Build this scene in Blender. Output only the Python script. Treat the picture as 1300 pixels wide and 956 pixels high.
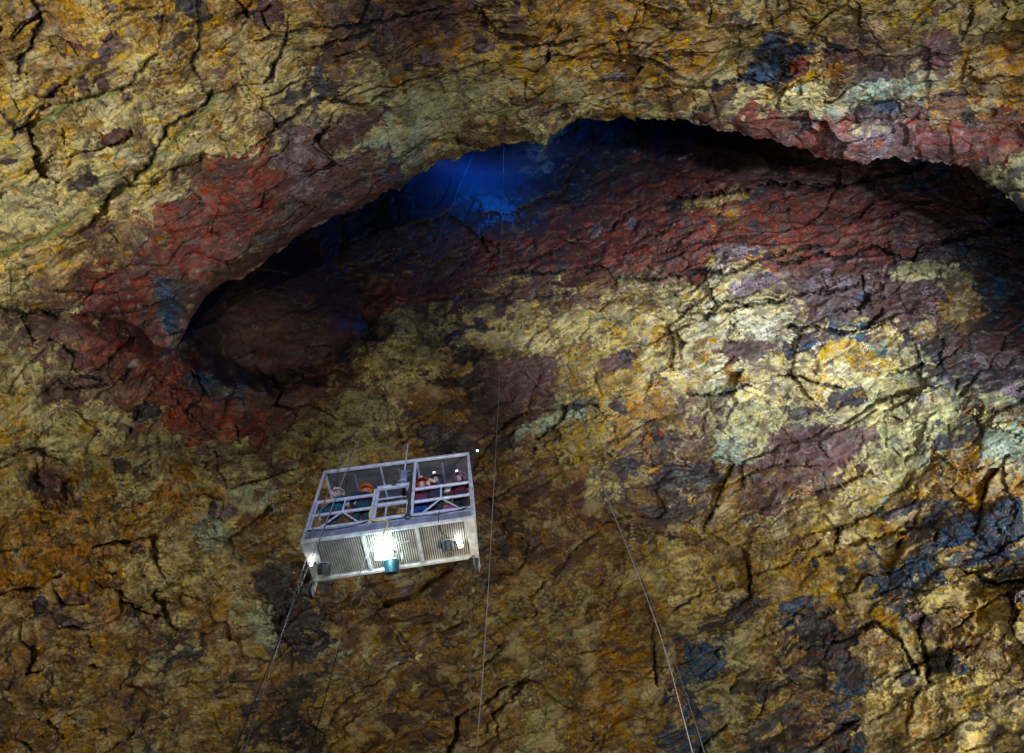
import bpy, bmesh, math, random
import numpy as np
from mathutils import Vector, Matrix, Quaternion

for o in list(bpy.data.objects):
    bpy.data.objects.remove(o)
C = bpy.context.scene.collection
sc = bpy.context.scene
random.seed(4)

# ------------------------------------------------------------------ camera
F, CX, CY = 614.0, 650.0, 433.0            # focal length and optical centre in picture units
CAM = np.array([0.0, 0.0, 1.7])
_z = np.array([607 - CX, CY - 183, -F]); _z /= np.linalg.norm(_z)
_y = np.array([0, 0, -1.0]); _y = _y - _z * (_y @ _z); _y /= np.linalg.norm(_y)
ROT = np.array([np.cross(_y, _z), _y, _z])     # world = ROT @ cam
cd = bpy.data.cameras.new('camera'); cam = bpy.data.objects.new('camera', cd); C.objects.link(cam)
cd.sensor_width = 36.0; cd.lens = F / 1300 * 36.0
cd.shift_y = (CY - 478.0) / 1300.0
cd.clip_start = 0.1; cd.clip_end = 600
cam.matrix_world = Matrix([[*ROT[0], CAM[0]], [*ROT[1], CAM[1]], [*ROT[2], CAM[2]], [0, 0, 0, 1]])
sc.camera = cam

# ------------------------------------------------------------------ daylight above the shaft mouth
w = bpy.data.worlds.new('World'); sc.world = w; w.use_nodes = True
nt = w.node_tree; nt.nodes.clear()
sky = nt.nodes.new('ShaderNodeTexSky'); sky.sky_type = 'NISHITA'; sky.sun_disc = False
sky.sun_elevation = math.radians(8); sky.sun_rotation = math.radians(140)
tint = nt.nodes.new('ShaderNodeMix'); tint.data_type = 'RGBA'; tint.blend_type = 'MULTIPLY'
tint.inputs[0].default_value = 1.0; tint.inputs[7].default_value = (0.4, 0.8, 1.5, 1)
bg = nt.nodes.new('ShaderNodeBackground'); bg.inputs[1].default_value = 0.15
wo = nt.nodes.new('ShaderNodeOutputWorld')
nt.links.new(sky.outputs[0], tint.inputs[6]); nt.links.new(tint.outputs[2], bg.inputs[0]); nt.links.new(bg.outputs[0], wo.inputs[0])
sc.view_settings.view_transform = 'Standard'; sc.view_settings.look = 'None'
sc.view_settings.gamma = 1; sc.view_settings.use_curve_mapping = False
sc.view_settings.exposure = 0.0
cy = sc.cycles
cy.use_denoising = True; cy.denoiser = 'OPENIMAGEDENOISE'
cy.denoising_input_passes = 'RGB_ALBEDO_NORMAL'; cy.denoising_prefilter = 'ACCURATE'
cy.max_bounces = 5; cy.diffuse_bounces = 2; cy.glossy_bounces = 2; cy.transmission_bounces = 3; cy.transparent_max_bounces = 8
cy.sample_clamp_indirect = 3.0; cy.caustics_reflective = False; cy.caustics_refractive = False

def ray(x, y):
    x = np.asarray(x, float); y = np.asarray(y, float)
    d = np.stack([x - CX, CY - y, np.full_like(x, -F)], -1)
    d /= np.linalg.norm(d, axis=-1, keepdims=True)
    return d @ ROT.T
def at(x, y, r): return CAM + ray(x, y) * r

# ------------------------------------------------------------------ floodlights low on the cave floor, out of view; some added as fill
def flood(name, loc, aim, power, deg, blend, col, size=0.35):
    l = bpy.data.lights.new(name, 'SPOT'); l.energy = power; l.spot_size = math.radians(deg); l.spot_blend = blend
    l.color = col; l.shadow_soft_size = size
    o = bpy.data.objects.new(name, l); C.objects.link(o); o.location = loc
    o.rotation_euler = (Vector(aim) - Vector(loc)).to_track_quat('-Z', 'Y').to_euler()
    return o
flood('floodlight', (-4, -2.5, 1.0), at(90, 110, 24), 18500, 70, 1.0, (1, 0.96, 0.86))
flood('floodlight', (12, 1, 1.0), at(915, 390, 34), 50000, 58, 1.0, (0.84, 0.94, 1.0))
flood('floodlight', (6, -7, 1.0), at(960, 0, 24), 12500, 78, 1.0, (1, 0.97, 0.92))
flood('floodlight', (-6, 2.5, 1.0), at(60, 660, 26), 8600, 84, 1.0, (1, 0.90, 0.70))
flood('floodlight', (10, 4, 1.0), at(1290, 740, 26), 11000, 66, 1.0, (1.0, 0.96, 0.88))
flood('floodlight', (4, 5, 1.0), at(760, 780, 29), 10500, 96, 1.0, (1, 0.90, 0.70))
flood('floodlight', (1, -6, 1.0), (-3.4, 7.3, 11.4), 13000, 19, 1.0, (0.60, 0.74, 1.0), .2)  # added unseen lamp that brightens the platform front
flood('floodlight', (-5, 2, 1.0), at(1190, 265, 45), 9000, 34, 1.0, (1.0, 0.9, 0.95))  # added unseen lamp lifting the black area under the right arch
flood('floodlight', (5, 0, 1.0), at(800, 320, 40), 4600, 92, 1.0, (1.0, 0.95, 0.95))  # added wide fill lamp, no fixture

dl = bpy.data.lights.new('shaft_glow_lamp', 'POINT'); dl.energy = 1900; dl.color = (0.0, 0.15, 0.9); dl.shadow_soft_size = 1.6  # added blue lamp hidden behind the lip, stands in for daylight
do = bpy.data.objects.new('shaft_glow_lamp', dl); C.objects.link(do); do.location = at(606, 172, 61.5)

# ------------------------------------------------------------------ noise
def _h(ix, iy, s):
    h = (ix.astype(np.int64) * 374761393 + iy.astype(np.int64) * 668265263 + s * 1442695041) & 0xffffffff
    h = ((h ^ (h >> 13)) * 1274126177) & 0xffffffff
    h = ((h ^ (h >> 16)) * 2246822519) & 0xffffffff
    return (h ^ (h >> 15)) & 0xffffffff
def rnd(ix, iy, s): return (_h(ix, iy, s) / 4294967296.0).astype(np.float32)
def noise(x, y, s):
    ix = np.floor(x); iy = np.floor(y); fx = (x - ix).astype(np.float32); fy = (y - iy).astype(np.float32)
    u = fx * fx * fx * (fx * (fx * 6 - 15) + 10); v = fy * fy * fy * (fy * (fy * 6 - 15) + 10)
    r = []
    for dy in (0, 1):
        for dx in (0, 1):
            a = rnd(ix + dx, iy + dy, s) * 6.2831853
            r.append(np.cos(a) * (fx - dx) + np.sin(a) * (fy - dy))
    return ((r[0] + (r[1] - r[0]) * u) * (1 - v) + (r[2] + (r[3] - r[2]) * u) * v) * 1.5
def fbm(x, y, s, o=4, g=0.5):
    t = 0; a = 1.0
    for k in range(o):
        t = t + a * noise(x * 2 ** k, y * 2 ** k, s + k * 17); a *= g
    return t
def voronoi(x, y, s):
    """nearest seed: F1, F2, integer cell id, offset from the seed"""
    ix = np.floor(x); iy = np.floor(y)
    f1 = np.full(x.shape, 9.0, np.float32); f2 = f1.copy()
    cx = np.zeros(x.shape); cyy = np.zeros(x.shape); ox = np.zeros(x.shape, np.float32); oy = ox.copy()
    for dy in (-1, 0, 1):
        for dx in (-1, 0, 1):
            jx = ix + dx; jy = iy + dy
            px = jx + 0.1 + 0.8 * rnd(jx, jy, s); py = jy + 0.1 + 0.8 * rnd(jx, jy, s + 1)
            ex = (x - px).astype(np.float32); ey = (y - py).astype(np.float32); d = np.sqrt(ex * ex + ey * ey)
            m = d < f1
            f2 = np.where(m, f1, np.minimum(f2, d))
            f1 = np.where(m, d, f1); cx = np.where(m, jx, cx); cyy = np.where(m, jy, cyy)
            ox = np.where(m, ex, ox); oy = np.where(m, ey, oy)
    return f1, f2, cx, cyy, ox, oy
def sstep(a, b, x): t = np.clip((x - a) / (b - a), 0, 1); return t * t * (3 - 2 * t)
def tps(pts):
    P = np.array(pts, float); X = P[:, :2] / 500; n = len(P)
    k = lambda r2: np.where(r2 > 1e-12, 0.5 * r2 * np.log(np.maximum(r2, 1e-12)), 0)
    K = k(((X[:, None] - X[None]) ** 2).sum(-1)) + np.eye(n) * 1e-3
    Q = np.c_[np.ones(n), X]; A = np.block([[K, Q], [Q.T, np.zeros((3, 3))]])
    sol = np.linalg.solve(A, np.r_[P[:, 2], np.zeros(3)])
    def f(x, y):
        x = np.clip(x, -120, 1420) / 500; y = np.clip(y, -120, 1050) / 500
        t = sol[n] + sol[n + 1] * x + sol[n + 2] * y
        for i in range(n):
            t = t + sol[i] * k((x - X[i, 0]) ** 2 + (y - X[i, 1]) ** 2)
        return t
    return f

# ------------------------------------------------------------------ mineral colours of the rock, some shade and sheen painted in
PAL = {  # linear base colours, two tones each
 'Y': ((.50, .335, .07), (.37, .24, .05)), 'O': ((.42, .22, .035), (.30, .155, .028)), 'C': ((.60, .52, .26), (.46, .39, .17)),
 'W': ((.66, .66, .56), (.54, .50, .36)), 'G': ((.36, .36, .18), (.25, .25, .13)), 'T': ((.30, .38, .30), (.20, .27, .22)),
 'K': ((.050, .050, .065), (.030, .032, .040)), 'N': ((.040, .095, .18), (.026, .052, .105)), 'P': ((.145, .085, .085), (.09, .052, .056)),  # N: dark slab with its blue sheen put into the colour
 'R': ((.255, .072, .046), (.16, .046, .042)), 'M': ((.125, .045, .047), (.08, .032, .038)), 'B': ((.24, .14, .04), (.15, .085, .03)),
 'V': ((.26, .205, .235), (.16, .12, .145)), 'D': ((.075, .05, .04), (.045, .032, .03)), 'U': ((.34, .245, .045), (.22, .155, .04)),
 'E': ((.26, .26, .10), (.17, .18, .075))}
KEYS = list(PAL)
PA = np.array([PAL[k][0] for k in KEYS], np.float32); PB = np.array([PAL[k][1] for k in KEYS], np.float32)
ZONES = '''YB OB YC YO YK YO OP OC PB KO PB PB PY OY OY OY OU OY CK BU BU UB UB UG UG UG
BY OB YP CY OY YP CY CU PY GP BO OP YU UY OY OY OU OY UC NK OC PB PB PG OG OG
YC YP CY CY CB BG CY CK CK GB GT GC GC BG GC OG OG BC BK CB TC TC KG TB OB OB
YG YC CG BG CY CY CB VP PG TC TG GC BG GC KK KN KN MR MR RP RV RV PV PR PR RP
CY CY GC CY CP RP RM VP PM PR NN NN NN NK KK KM MR RM MP PM MP MP KM NM MP GK
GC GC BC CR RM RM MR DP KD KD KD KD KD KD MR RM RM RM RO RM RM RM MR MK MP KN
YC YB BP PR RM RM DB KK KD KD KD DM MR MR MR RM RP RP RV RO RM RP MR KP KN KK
CG BP RM RM KP DP DK DK MK MP MR MP PO PB BM BC CB CP CW CV PV PV PV PV GK KN
PG PB RM MR KV DD DM DD KM KP GC CK CY CY CY YC CO CW CW WC CN NC CY GK PK MK
GB PG PM RM RM KN DD MD MB CG CG YB PD PM BY YB OC CO WC CV CO CW CT KG KV VK
YG GC GC PB RM RM RM PM BG GC BK BP DP PB GB BY BO PC GP CT KG GB CG GC GK TB
YG CG YG GK GB PG PG GB BG BU BU DK BK BG UY OB KB BP PB PB PM PM GC TG OG TC
UG BP BG CG OB CG TG BU BU DB BD DB BM BD BM GC KB KB BU PB PB CU UT OC OB OG
OB OB OB OC OG TG BG BG BU BU BD BU DB BD BM BD DB BU BU BU UB CU UO NO NU NC
OB OB OB CB CG CB BG KB BU BD BD BD BD BU BD BU UG UC UB UB UO UO NU NC UC KU
BO BK OB BG BC BO TG KG BD BD BD BD BU GB BG OB BU UG KU UB UK BU OU CN OC CO
BD BU BO BG KG BG BU KB BT BU BD BU BG BU BG OB BU BN GU BU KB KB BC CU UC CB
BD BD BU BK BG UB BK KB BU BU BD BD BU GB BU OB UB NB GB KU BK NB UC OC CY CK
BD BU BU BK BG UB BK KB BU BU BD BD BU GB BU OB UB NB GB KU BK NB UC OC CY CK'''.split('\n')
ZONES = [r.split() for r in ZONES]  # dark letters in the pocket and under the lip also paint shade
Z1 = np.array([[KEYS.index(t[0]) for t in r] for r in ZONES]); Z2 = np.array([[KEYS.index(t[1]) for t in r] for r in ZONES])
# rock patches with their own outline: centre, half sizes, slope in degrees (up to the right), mineral, bulge in metres
BLOBS = [(240,6,17,12,0,'K',0),(205,24,9,7,0,'K',0),(135,66,10,24,-25,'P',0),(8,60,24,16,0,'B',0),(105,108,6,14,0,'P',0),(130,105,9,10,0,'P',0),
 (146,174,20,10,10,'M',.4),(108,231,17,9,15,'K',.3),(10,205,12,4,0,'K',0),(470,18,15,10,10,'K',.2),(340,14,18,20,0,'P',.2),(546,74,13,11,0,'V',.4),
 (612,60,12,7,0,'V',.3),(611,52,9,4,0,'K',0),(403,105,9,10,0,'K',0),(517,85,7,6,0,'K',0),(404,90,6,6,0,'N',0),(779,97,14,6,15,'V',.3),(860,38,9,3,0,'K',0),
 (982,85,40,18,28,'K',-.3),(968,92,30,16,25,'N',-.3),(1010,66,24,10,10,'N',-.1),(1015,84,14,12,35,'R',.2),(1060,95,20,14,30,'O',.2),(1066,62,11,5,-10,'N',0),
 (1125,136,20,8,0,'N',-.2),(1095,139,16,6,0,'K',0),(1010,105,40,4,27,'Y',.2),(943,89,7,6,0,'O',.3),(1190,143,6,3,0,'O',0),(1048,112,22,12,30,'O',.1),(1125,115,50,12,5,'T',0),
 (1192,62,24,22,20,'P',0),(1275,78,26,26,20,'O',0),(1040,121,26,16,20,'C',0),
 (450,160,40,14,25,'P',0),(346,92,4,13,0,'K',0),(387,115,4,9,0,'K',0),(416,112,16,9,0,'K',0),
 (1025,435,14,12,20,'N',0),(1047,431,17,9,-25,'V',0),(1000,445,6,12,10,'K',0),(1185,440,15,16,0,'K',-.5),(590,449,19,11,-10,'K',-.3),(782,462,24,11,20,'P',0),(795,452,8,9,0,'K',0),
 (945,445,32,14,0,'P',0),(935,478,20,8,-25,'O',0),(950,492,14,6,0,'K',0),(1080,452,42,16,-20,'Y',0),(1075,505,26,11,15,'K',-.2),(1010,470,10,7,0,'C',0),
 (952,550,46,32,30,'G',0),(930,575,24,18,0,'T',0),(1040,560,70,20,5,'P',0),(955,500,20,12,0,'C',0),
 (740,560,40,30,15,'U',.7),(700,535,50,10,22,'T',.4),(785,518,13,6,-30,'K',0),(735,512,9,4,0,'V',.3),(870,600,36,12,10,'K',-.2),(905,608,16,7,0,'K',-.1),
 (1225,600,36,26,30,'O',0),(1270,536,40,10,-20,'C',.3),(1285,522,30,6,-5,'B',0),(1285,495,22,8,-20,'V',0),(1290,560,40,24,0,'T',0),
 (1235,668,58,19,8,'N',.3),(1212,678,30,12,15,'N',.3),(1275,640,20,8,20,'N',.2),(1150,645,30,8,22,'K',.1),(1135,738,24,13,30,'N',.3),(1168,715,18,12,20,'N',.3),(1190,733,18,6,-35,'N',.2),
 (1255,708,32,8,12,'N',.2),(1008,770,24,8,15,'N',.2),(950,770,26,13,25,'K',.2),(1070,725,8,6,0,'K',0),(1035,715,5,6,0,'K',0),(1000,790,12,5,0,'N',0),(1170,785,19,12,-25,'V',.4),
 (1035,800,24,24,0,'K',-.4),(1060,820,22,18,0,'K',-.3),(1200,760,40,16,10,'C',.2),(1255,830,60,22,-20,'B',-.2),(1175,862,60,26,10,'C',.3),(1195,840,20,14,0,'K',0),(1270,770,30,26,20,'Y',.3),
 (1290,760,16,10,20,'V',0),(1220,850,8,7,0,'N',0),(895,840,26,22,0,'N',-.2),(1150,860,10,14,30,'K',0),
 (155,592,12,9,0,'K',-.3),(85,632,11,20,-25,'D',-.3),(55,612,22,14,-20,'P',0),(176,700,12,7,10,'K',-.2),(52,768,9,12,-25,'K',-.2),(170,780,9,4,0,'K',0),(270,648,6,12,-10,'K',0),
 (215,625,26,14,25,'O',.2),(265,625,18,8,0,'O',0),(120,650,70,22,10,'O',.2),(165,630,28,9,20,'C',.2),(60,720,70,30,5,'O',.2),(200,695,60,12,40,'C',.1),(230,720,50,22,40,'C',.2),
 (290,650,14,9,0,'V',0),(265,680,20,20,0,'T',.1),(345,745,18,30,30,'K',-.3),(335,800,18,26,30,'T',.3),(375,785,30,30,30,'K',-.4),(325,665,26,16,20,'B',0),(400,820,24,12,30,'K',0),
 (205,500,20,12,-10,'R',.3),(230,510,24,14,-40,'R',.4),(240,545,30,16,-45,'R',.3),(120,460,18,9,0,'R',.2),(75,495,24,14,10,'P',.3),(135,545,11,9,0,'C',.3),(112,542,10,9,0,'Y',.3),
 (270,480,24,5,0,'N',0),(215,390,14,34,10,'N',-.1),(185,525,18,11,10,'K',-.2),(460,530,30,42,10,'G',.5),(470,475,10,8,0,'C',0),(520,475,34,8,8,'C',.2),(547,548,14,9,0,'K',-.2),
 (430,560,20,40,10,'G',.3),(630,500,50,22,-10,'P',0),(665,470,40,20,10,'P',0),(590,500,50,22,-10,'D',0),(560,560,30,14,0,'K',0),(540,500,60,10,0,'B',0),
 (1215,385,24,34,45,'B',0),(1185,372,16,8,-10,'V',.2),(1140,340,12,6,-10,'V',.2),(1110,395,18,12,20,'P',.2),(1075,360,12,8,-20,'V',.2),(1040,355,24,8,30,'V',.1),(1170,345,40,12,5,'G',0),
 (875,290,34,14,20,'R',.1),(960,300,70,16,12,'R',.1),(1000,265,50,14,10,'R',.1),(905,255,50,7,12,'O',0),(1180,260,50,16,15,'M',.1),(855,260,14,9,0,'K',-.1),(930,320,28,10,10,'V',0),
 (960,360,34,12,20,'V',0),(1150,395,24,24,10,'P',0),(1180,420,20,10,10,'B',0)]
# cracks and veins: points, width, depth in metres, colour key or None, shape jitter
CRACKS = [
 ([(0,322),(60,300),(110,268),(165,232),(185,215),(215,190),(275,120)],7,.5,'E'),([(170,228),(190,210),(215,160),(262,132),(268,118)],3.5,1.0,'K'),
 ([(45,158),(95,130),(155,115)],6,.3,'E'),([(156,115),(175,95),(200,68)],4,.7,'K'),([(42,0),(52,25),(42,55),(28,72),(24,92)],5,1.4,'K'),
 ([(60,48),(85,75)],2,.5,'K'),([(200,68),(205,45),(210,20),(208,0)],2.5,.6,'B'),([(252,0),(254,60),(245,80),(262,120)],3,.7,'K'),
 ([(0,142),(25,165)],5,.6,'K'),([(325,52),(355,46),(395,33),(420,36),(470,30),(560,10)],2.5,.9,'K'),([(300,30),(322,0)],3,.6,'B'),([(395,62),(450,48),(475,38)],3,1.0,'K'),
 ([(500,60),(570,20),(640,8)],2,.5,None),([(325,185),(370,148),(400,125),(460,132),(500,115)],3,1.0,'K'),([(330,200),(350,160),(372,148)],2,.8,None),
 ([(470,135),(520,112),(560,100),(620,78)],2,.7,None),([(650,62),(720,55),(740,48)],2.5,.8,'K'),([(740,60),(800,50),(830,60),(870,48)],2,.6,None),
 ([(660,80),(700,70),(760,78),(850,72),(940,60)],2,.6,None),([(760,130),(800,118),(850,110),(900,112),(960,95)],2.5,.8,None),
 ([(935,96),(975,108),(1020,90),(1060,66)],2,.8,None),([(1000,70),(1060,66),(1085,63)],2,.6,None),([(1090,130),(1140,128),(1200,122),(1300,122)],2,.7,None),
 ([(975,150),(1050,155),(1150,150),(1220,155),(1300,160)],2,.5,None),([(480,215),(520,190),(560,180),(620,188)],2,.6,None),([(440,240),(500,212),(540,190)],2,.8,None),
 ([(650,345),(700,346),(760,338),(780,352),(830,355),(890,345),(920,348),(965,330),(1005,320),(1040,312)],2.5,.9,'K'),
 ([(680,375),(720,370),(760,362),(775,355)],2,.6,None),([(770,295),(790,275),(810,262)],2.5,.9,'K'),([(790,325),(830,305),(850,285),(865,278)],2,.6,'K'),
 ([(840,255),(870,250),(920,242),(960,228),(1000,224),(1060,232),(1110,222),(1165,225)],2,.6,None),([(975,231),(1035,236),(1080,234),(1160,215),(1175,205)],4.5,1.6,'K'),
 ([(860,252),(940,243),(975,231)],3,1.0,'K'),([(1160,234),(1190,222),(1210,205)],2,.8,'K'),([(1080,280),(1110,265)],2.5,.9,'K'),([(1125,278),(1160,258),(1180,258)],2.5,.9,'K'),
 ([(975,265),(1010,268),(1020,262),(1050,264)],1.8,.5,None),([(1000,300),(1030,292)],1.5,.4,None),([(960,268),(1000,268)],2,.5,None),([(840,322),(880,310),(935,300),(960,298)],1.8,.5,'K'),
 ([(990,335),(1040,322),(1075,328),(1105,312),(1150,330),(1200,308),(1300,275)],3,1.0,'K'),([(1160,330),(1170,310),(1240,300),(1300,270)],2.5,1.0,'K'),
 ([(1095,350),(1100,375),(1090,390),(1060,395)],3.5,1.0,'K'),([(1100,345),(1130,352),(1160,345)],1.8,.6,None),([(1090,385),(1110,370),(1135,355)],1.6,.5,None),
 ([(975,385),(992,383),(1000,374),(1060,370),(1090,362)],3,.9,'K'),([(900,380),(950,388),(975,385)],2,.6,'K'),([(860,395),(900,400),(925,395),(970,380),(990,384)],1.8,.6,'K'),
 ([(1000,415),(1035,415),(1055,418),(1072,424),(1100,415),(1120,395)],3.5,1.1,'K'),([(985,427),(1005,421),(1025,415)],2,.6,None),([(1020,372),(1060,360)],1.6,.5,None),
 ([(1185,380),(1240,388),(1290,400)],2,.6,None),([(1210,390),(1185,400),(1165,405)],2,.4,None),([(1125,477),(1165,465),(1195,462),(1220,440)],2.2,.8,'K'),([(1130,520),(1170,500),(1195,490)],1.6,.5,None),
 ([(870,500),(900,502),(930,498),(945,488),(960,492)],2.4,.9,'K'),([(990,476),(1020,480),(1050,490),(1065,492)],2.4,.9,'K'),([(925,505),(910,520),(890,530)],1.6,.5,None),
 ([(780,505),(815,495),(835,485)],2,.6,None),([(716,516),(735,514),(760,517)],2.5,.8,'K'),([(716,516),(715,530),(695,548),(680,560),(675,582)],3,1.0,'K'),
 ([(700,590),(760,580),(830,592)],1.8,.3,None),([(860,625),(920,618),(960,595),(1000,585)],1.8,.5,None),
 ([(0,392),(35,398),(50,394),(75,402)],3.5,1.0,'K'),([(65,430),(75,435),(95,450),(90,470),(130,485)],2,.7,'K'),([(70,370),(120,372),(175,366)],2.5,.8,'K'),
 ([(100,398),(150,400),(190,390)],2.4,.8,'K'),([(85,495),(130,490),(160,480),(170,465)],2.2,.7,'K'),([(160,560),(180,520),(190,500),(215,475)],2.2,.7,None),([(240,520),(262,500),(245,470)],2.2,.7,'K'),
 ([(280,545),(290,510),(300,490)],2,.6,None),([(145,660),(180,640),(200,625)],1.8,.5,None),([(165,690),(180,660),(200,640)],1.6,.5,None),([(290,685),(320,665),(345,645)],2.5,.8,'K'),
 ([(155,762),(185,778),(210,785)],2.6,.8,'K'),([(215,765),(235,755),(260,760)],2,.6,None),([(100,735),(140,745),(180,770)],1.8,.5,None),([(355,790),(380,750),(400,720)],3,1.0,'K'),
 ([(470,460),(480,490),(500,520),(510,560)],2.4,.8,None),([(460,455),(490,500),(495,540)],1.8,.6,None),([(560,475),(585,490),(610,480),(640,490)],2,.6,None),
 ([(500,380),(560,378),(620,372),(680,380)],2,.6,None),([(600,345),(640,335),(700,320),(740,300)],2.2,.7,None),([(520,340),(560,330),(620,318)],2,.6,None),
 ([(1010,700),(1040,690),(1080,665),(1120,645)],2,.6,None),([(900,750),(940,735),(1000,715),(1060,700)],2,.6,None),([(1085,800),(1110,790),(1140,810),(1165,855)],3,1.0,'K'),
 ([(1165,800),(1175,830),(1180,866)],3,1.0,'K'),([(1220,722),(1260,740),(1300,738)],3.5,1.0,'K'),([(1100,760),(1140,745),(1180,750)],2,.6,None),([(960,812),(990,800),(1020,770)],2.2,.6,None),
 ([(1210,800),(1240,775),(1300,740)],2,.6,None),([(1080,690),(1120,680),(1160,660)],1.8,.5,None)]
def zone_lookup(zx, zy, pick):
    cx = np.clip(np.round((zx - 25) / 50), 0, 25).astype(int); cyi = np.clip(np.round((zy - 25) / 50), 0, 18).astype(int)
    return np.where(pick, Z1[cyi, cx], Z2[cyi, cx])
def rock(x, y, ylim_lo=None, ylim_hi=None, seed=0):
    """relief (metres towards the open cave) and mineral colour of the wall at wall coordinates x, y"""
    x = x.astype(np.float64); y = y.astype(np.float64)
    w1 = fbm(x / 90, y / 90, 11 + seed, 4); w2 = fbm(x / 90 + 31, y / 90 + 7, 12 + seed, 4)
    w3 = fbm(x / 14, y / 14, 13 + seed, 3); w4 = fbm(x / 14 + 9, y / 14, 14 + seed, 3)
    X = x + 11 * w1 + 1.3 * w3; Yw = y + 11 * w2 + 1.3 * w4
    a = math.radians(24); ca, sa = math.cos(a), math.sin(a)
    u = X * ca - Yw * sa; v = X * sa + Yw * ca                       # u along the bedding
    smooth = sstep(-0.5, 0.6, fbm(x / 160, y / 160, 77 + seed, 2))   # 0 broken, 1 smoother
    rel = np.zeros(x.shape, np.float32); cells = []
    for sx, sy, amp, sd, cr in ((150, 76, 1.35, 1, .10), (62, 32, .80, 2, .12), (26, 14, .32, 3, .12), (10.5, 6, .050, 4, .04)):
        f1, f2, cx, cyy, ox, oy = voronoi(u / sx, v / sy, 100 * sd + seed)
        k = amp * (0.5 + 0.5 * (1 - smooth))
        tx = rnd(cx, cyy, 5 + sd) - .5; ty = rnd(cx, cyy, 6 + sd) - .5; hh = rnd(cx, cyy, 7 + sd) - .5
        rel += k * (hh * 1.1 + 1.5 * (tx * ox + ty * oy))
        on = (rnd(cx, cyy, 8 + sd) > .35) * sstep(-.15, .35, noise(u / sx / 1.7, v / sy / 1.7, 40 + sd))
        rel -= cr * on * np.exp(-((f2 - f1) / (1.4 / sy)) ** 1.0) 
        cells.append((cx, cyy, f2 - f1, ox, oy))
    rel += .55 * fbm(x / 120, y / 120, 21 + seed, 3) + .035 * fbm(x / 13, y / 11, 22 + seed, 4) + .014 * fbm(x / 3.2, y / 3.2, 23, 2)
    n_led = v / 19 + 1.1 * fbm(u / 70, v / 30, 25 + seed, 3); led = n_led - np.floor(n_led)     # bedding ledges
    lm = np.maximum(sstep(.15, .6, noise(u / 130, v / 60, 26 + seed)), np.exp(-((x - 1000) / 300) ** 2 - ((y - 320) / 90) ** 2))
    rel += lm * .15 * (led - sstep(.9, 1.0, led))
    yr = X * math.sin(.17) + Yw * math.cos(.17); n2 = yr / 24 + 1.3 * fbm(X / 210, Yw / 60, 95, 3) ; fr = n2 - np.floor(n2)
    band = np.exp(-(((x - 1000) / 340) ** 2 + ((y - 310) / 95) ** 2) ** 2) + .8 * np.exp(-(((x - 640) / 200) ** 2 + ((y - 330) / 60) ** 2) ** 2)
    rel += np.clip(band, 0, 1) * (.35 + .65 * sstep(-.3, .4, noise(X / 90, yr / 24, 96))) * .62 * (1 - fr - sstep(.12, .0, fr))
    # --- minerals
    c3x, c3y, e3, o3x, o3y = cells[2]; c2x, c2y, e2, o2x, o2y = cells[1]; c4x, c4y, e4, o4x, o4y = cells[3]
    jx = (rnd(c3x, c3y, 51) - .5) * 34 + (rnd(c2x, c2y, 53) - .5) * 26; jy = (rnd(c3x, c3y, 52) - .5) * 32 + (rnd(c2x, c2y, 54) - .5) * 26
    ms = sstep(-.25, .25, fbm(x / 60, y / 60, 60 + seed, 2))
    zx = x + 30 * w1 + 8 * w3 + jx * ms + 10 * (rnd(c4x, c4y, 48) - .5); zy = y + 26 * w2 + 8 * w4 + jy * ms + 10 * (rnd(c4x, c4y, 49) - .5)
    if ylim_hi is not None: zy = np.minimum(zy, ylim_hi)
    if ylim_lo is not None: zy = np.maximum(zy, ylim_lo)
    nz = fbm(u / 34, v / 17, 61 + seed, 5, .62)
    pick = (nz + .7 * (rnd(c3x, c3y, 55) - .5) + .3 * (rnd(c4x, c4y, 50) - .5)) > -.24
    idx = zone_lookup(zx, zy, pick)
    shape_n = .42 * fbm(x / 13, y / 13, 62, 4, .6) + .25 * (rnd(c4x, c4y, 56) - .5)
    blob = np.zeros(x.shape, bool)
    for (bx, by, rx, ry, ang, k, bul) in BLOBS:
        R_ = max(rx, ry) * 1.9
        m = (abs(x - bx) < R_) & (abs(y - by) < R_)
        if not m.any(): continue
        aa = math.radians(ang); dx = x[m] - bx; dy = y[m] - by
        p = (dx * math.cos(aa) - dy * math.sin(aa)) / rx; q = (dx * math.sin(aa) + dy * math.cos(aa)) / ry
        d = (np.abs(p) ** 2.6 + np.abs(q) ** 2.6) ** (1 / 2.6) + shape_n[m] * (1.0 if max(rx, ry) > 13 else .6)
        ins = d < 1
        t = idx[m]; t[ins] = KEYS.index(k); idx[m] = t; t2 = blob[m]; t2[ins] = True; blob[m] = t2
        rel[m] += bul * .8 * sstep(1.05, .85, d)
    # slow drift of the mineral mix behind the patches
    fx_ = np.clip((x + 26 * w2 - 25) / 50, 0, 24.999); fy_ = y + 24 * w1
    if ylim_hi is not None: fy_ = np.minimum(fy_, ylim_hi)
    if ylim_lo is not None: fy_ = np.maximum(fy_, ylim_lo)
    fy_ = np.clip((fy_ - 25) / 50, 0, 17.999); i0 = fx_.astype(int); j0 = fy_.astype(int); tx_ = (fx_ - i0)[..., None]; ty_ = (fy_ - j0)[..., None]
    tx_ = tx_ * tx_ * (3 - 2 * tx_); ty_ = ty_ * ty_ * (3 - 2 * ty_)
    MC = .5 * (PA[Z1] + PB[Z1]) * .6 + .5 * (PA[Z2] + PB[Z2]) * .4
    slow = (MC[j0, i0] * (1 - tx_) + MC[j0, i0 + 1] * tx_) * (1 - ty_) + (MC[j0 + 1, i0] * (1 - tx_) + MC[j0 + 1, i0 + 1] * tx_) * ty_
    slow = slow * (1 + .5 * fbm(x / 11, y / 8, 91 + seed, 4, .6))[..., None]
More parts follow.
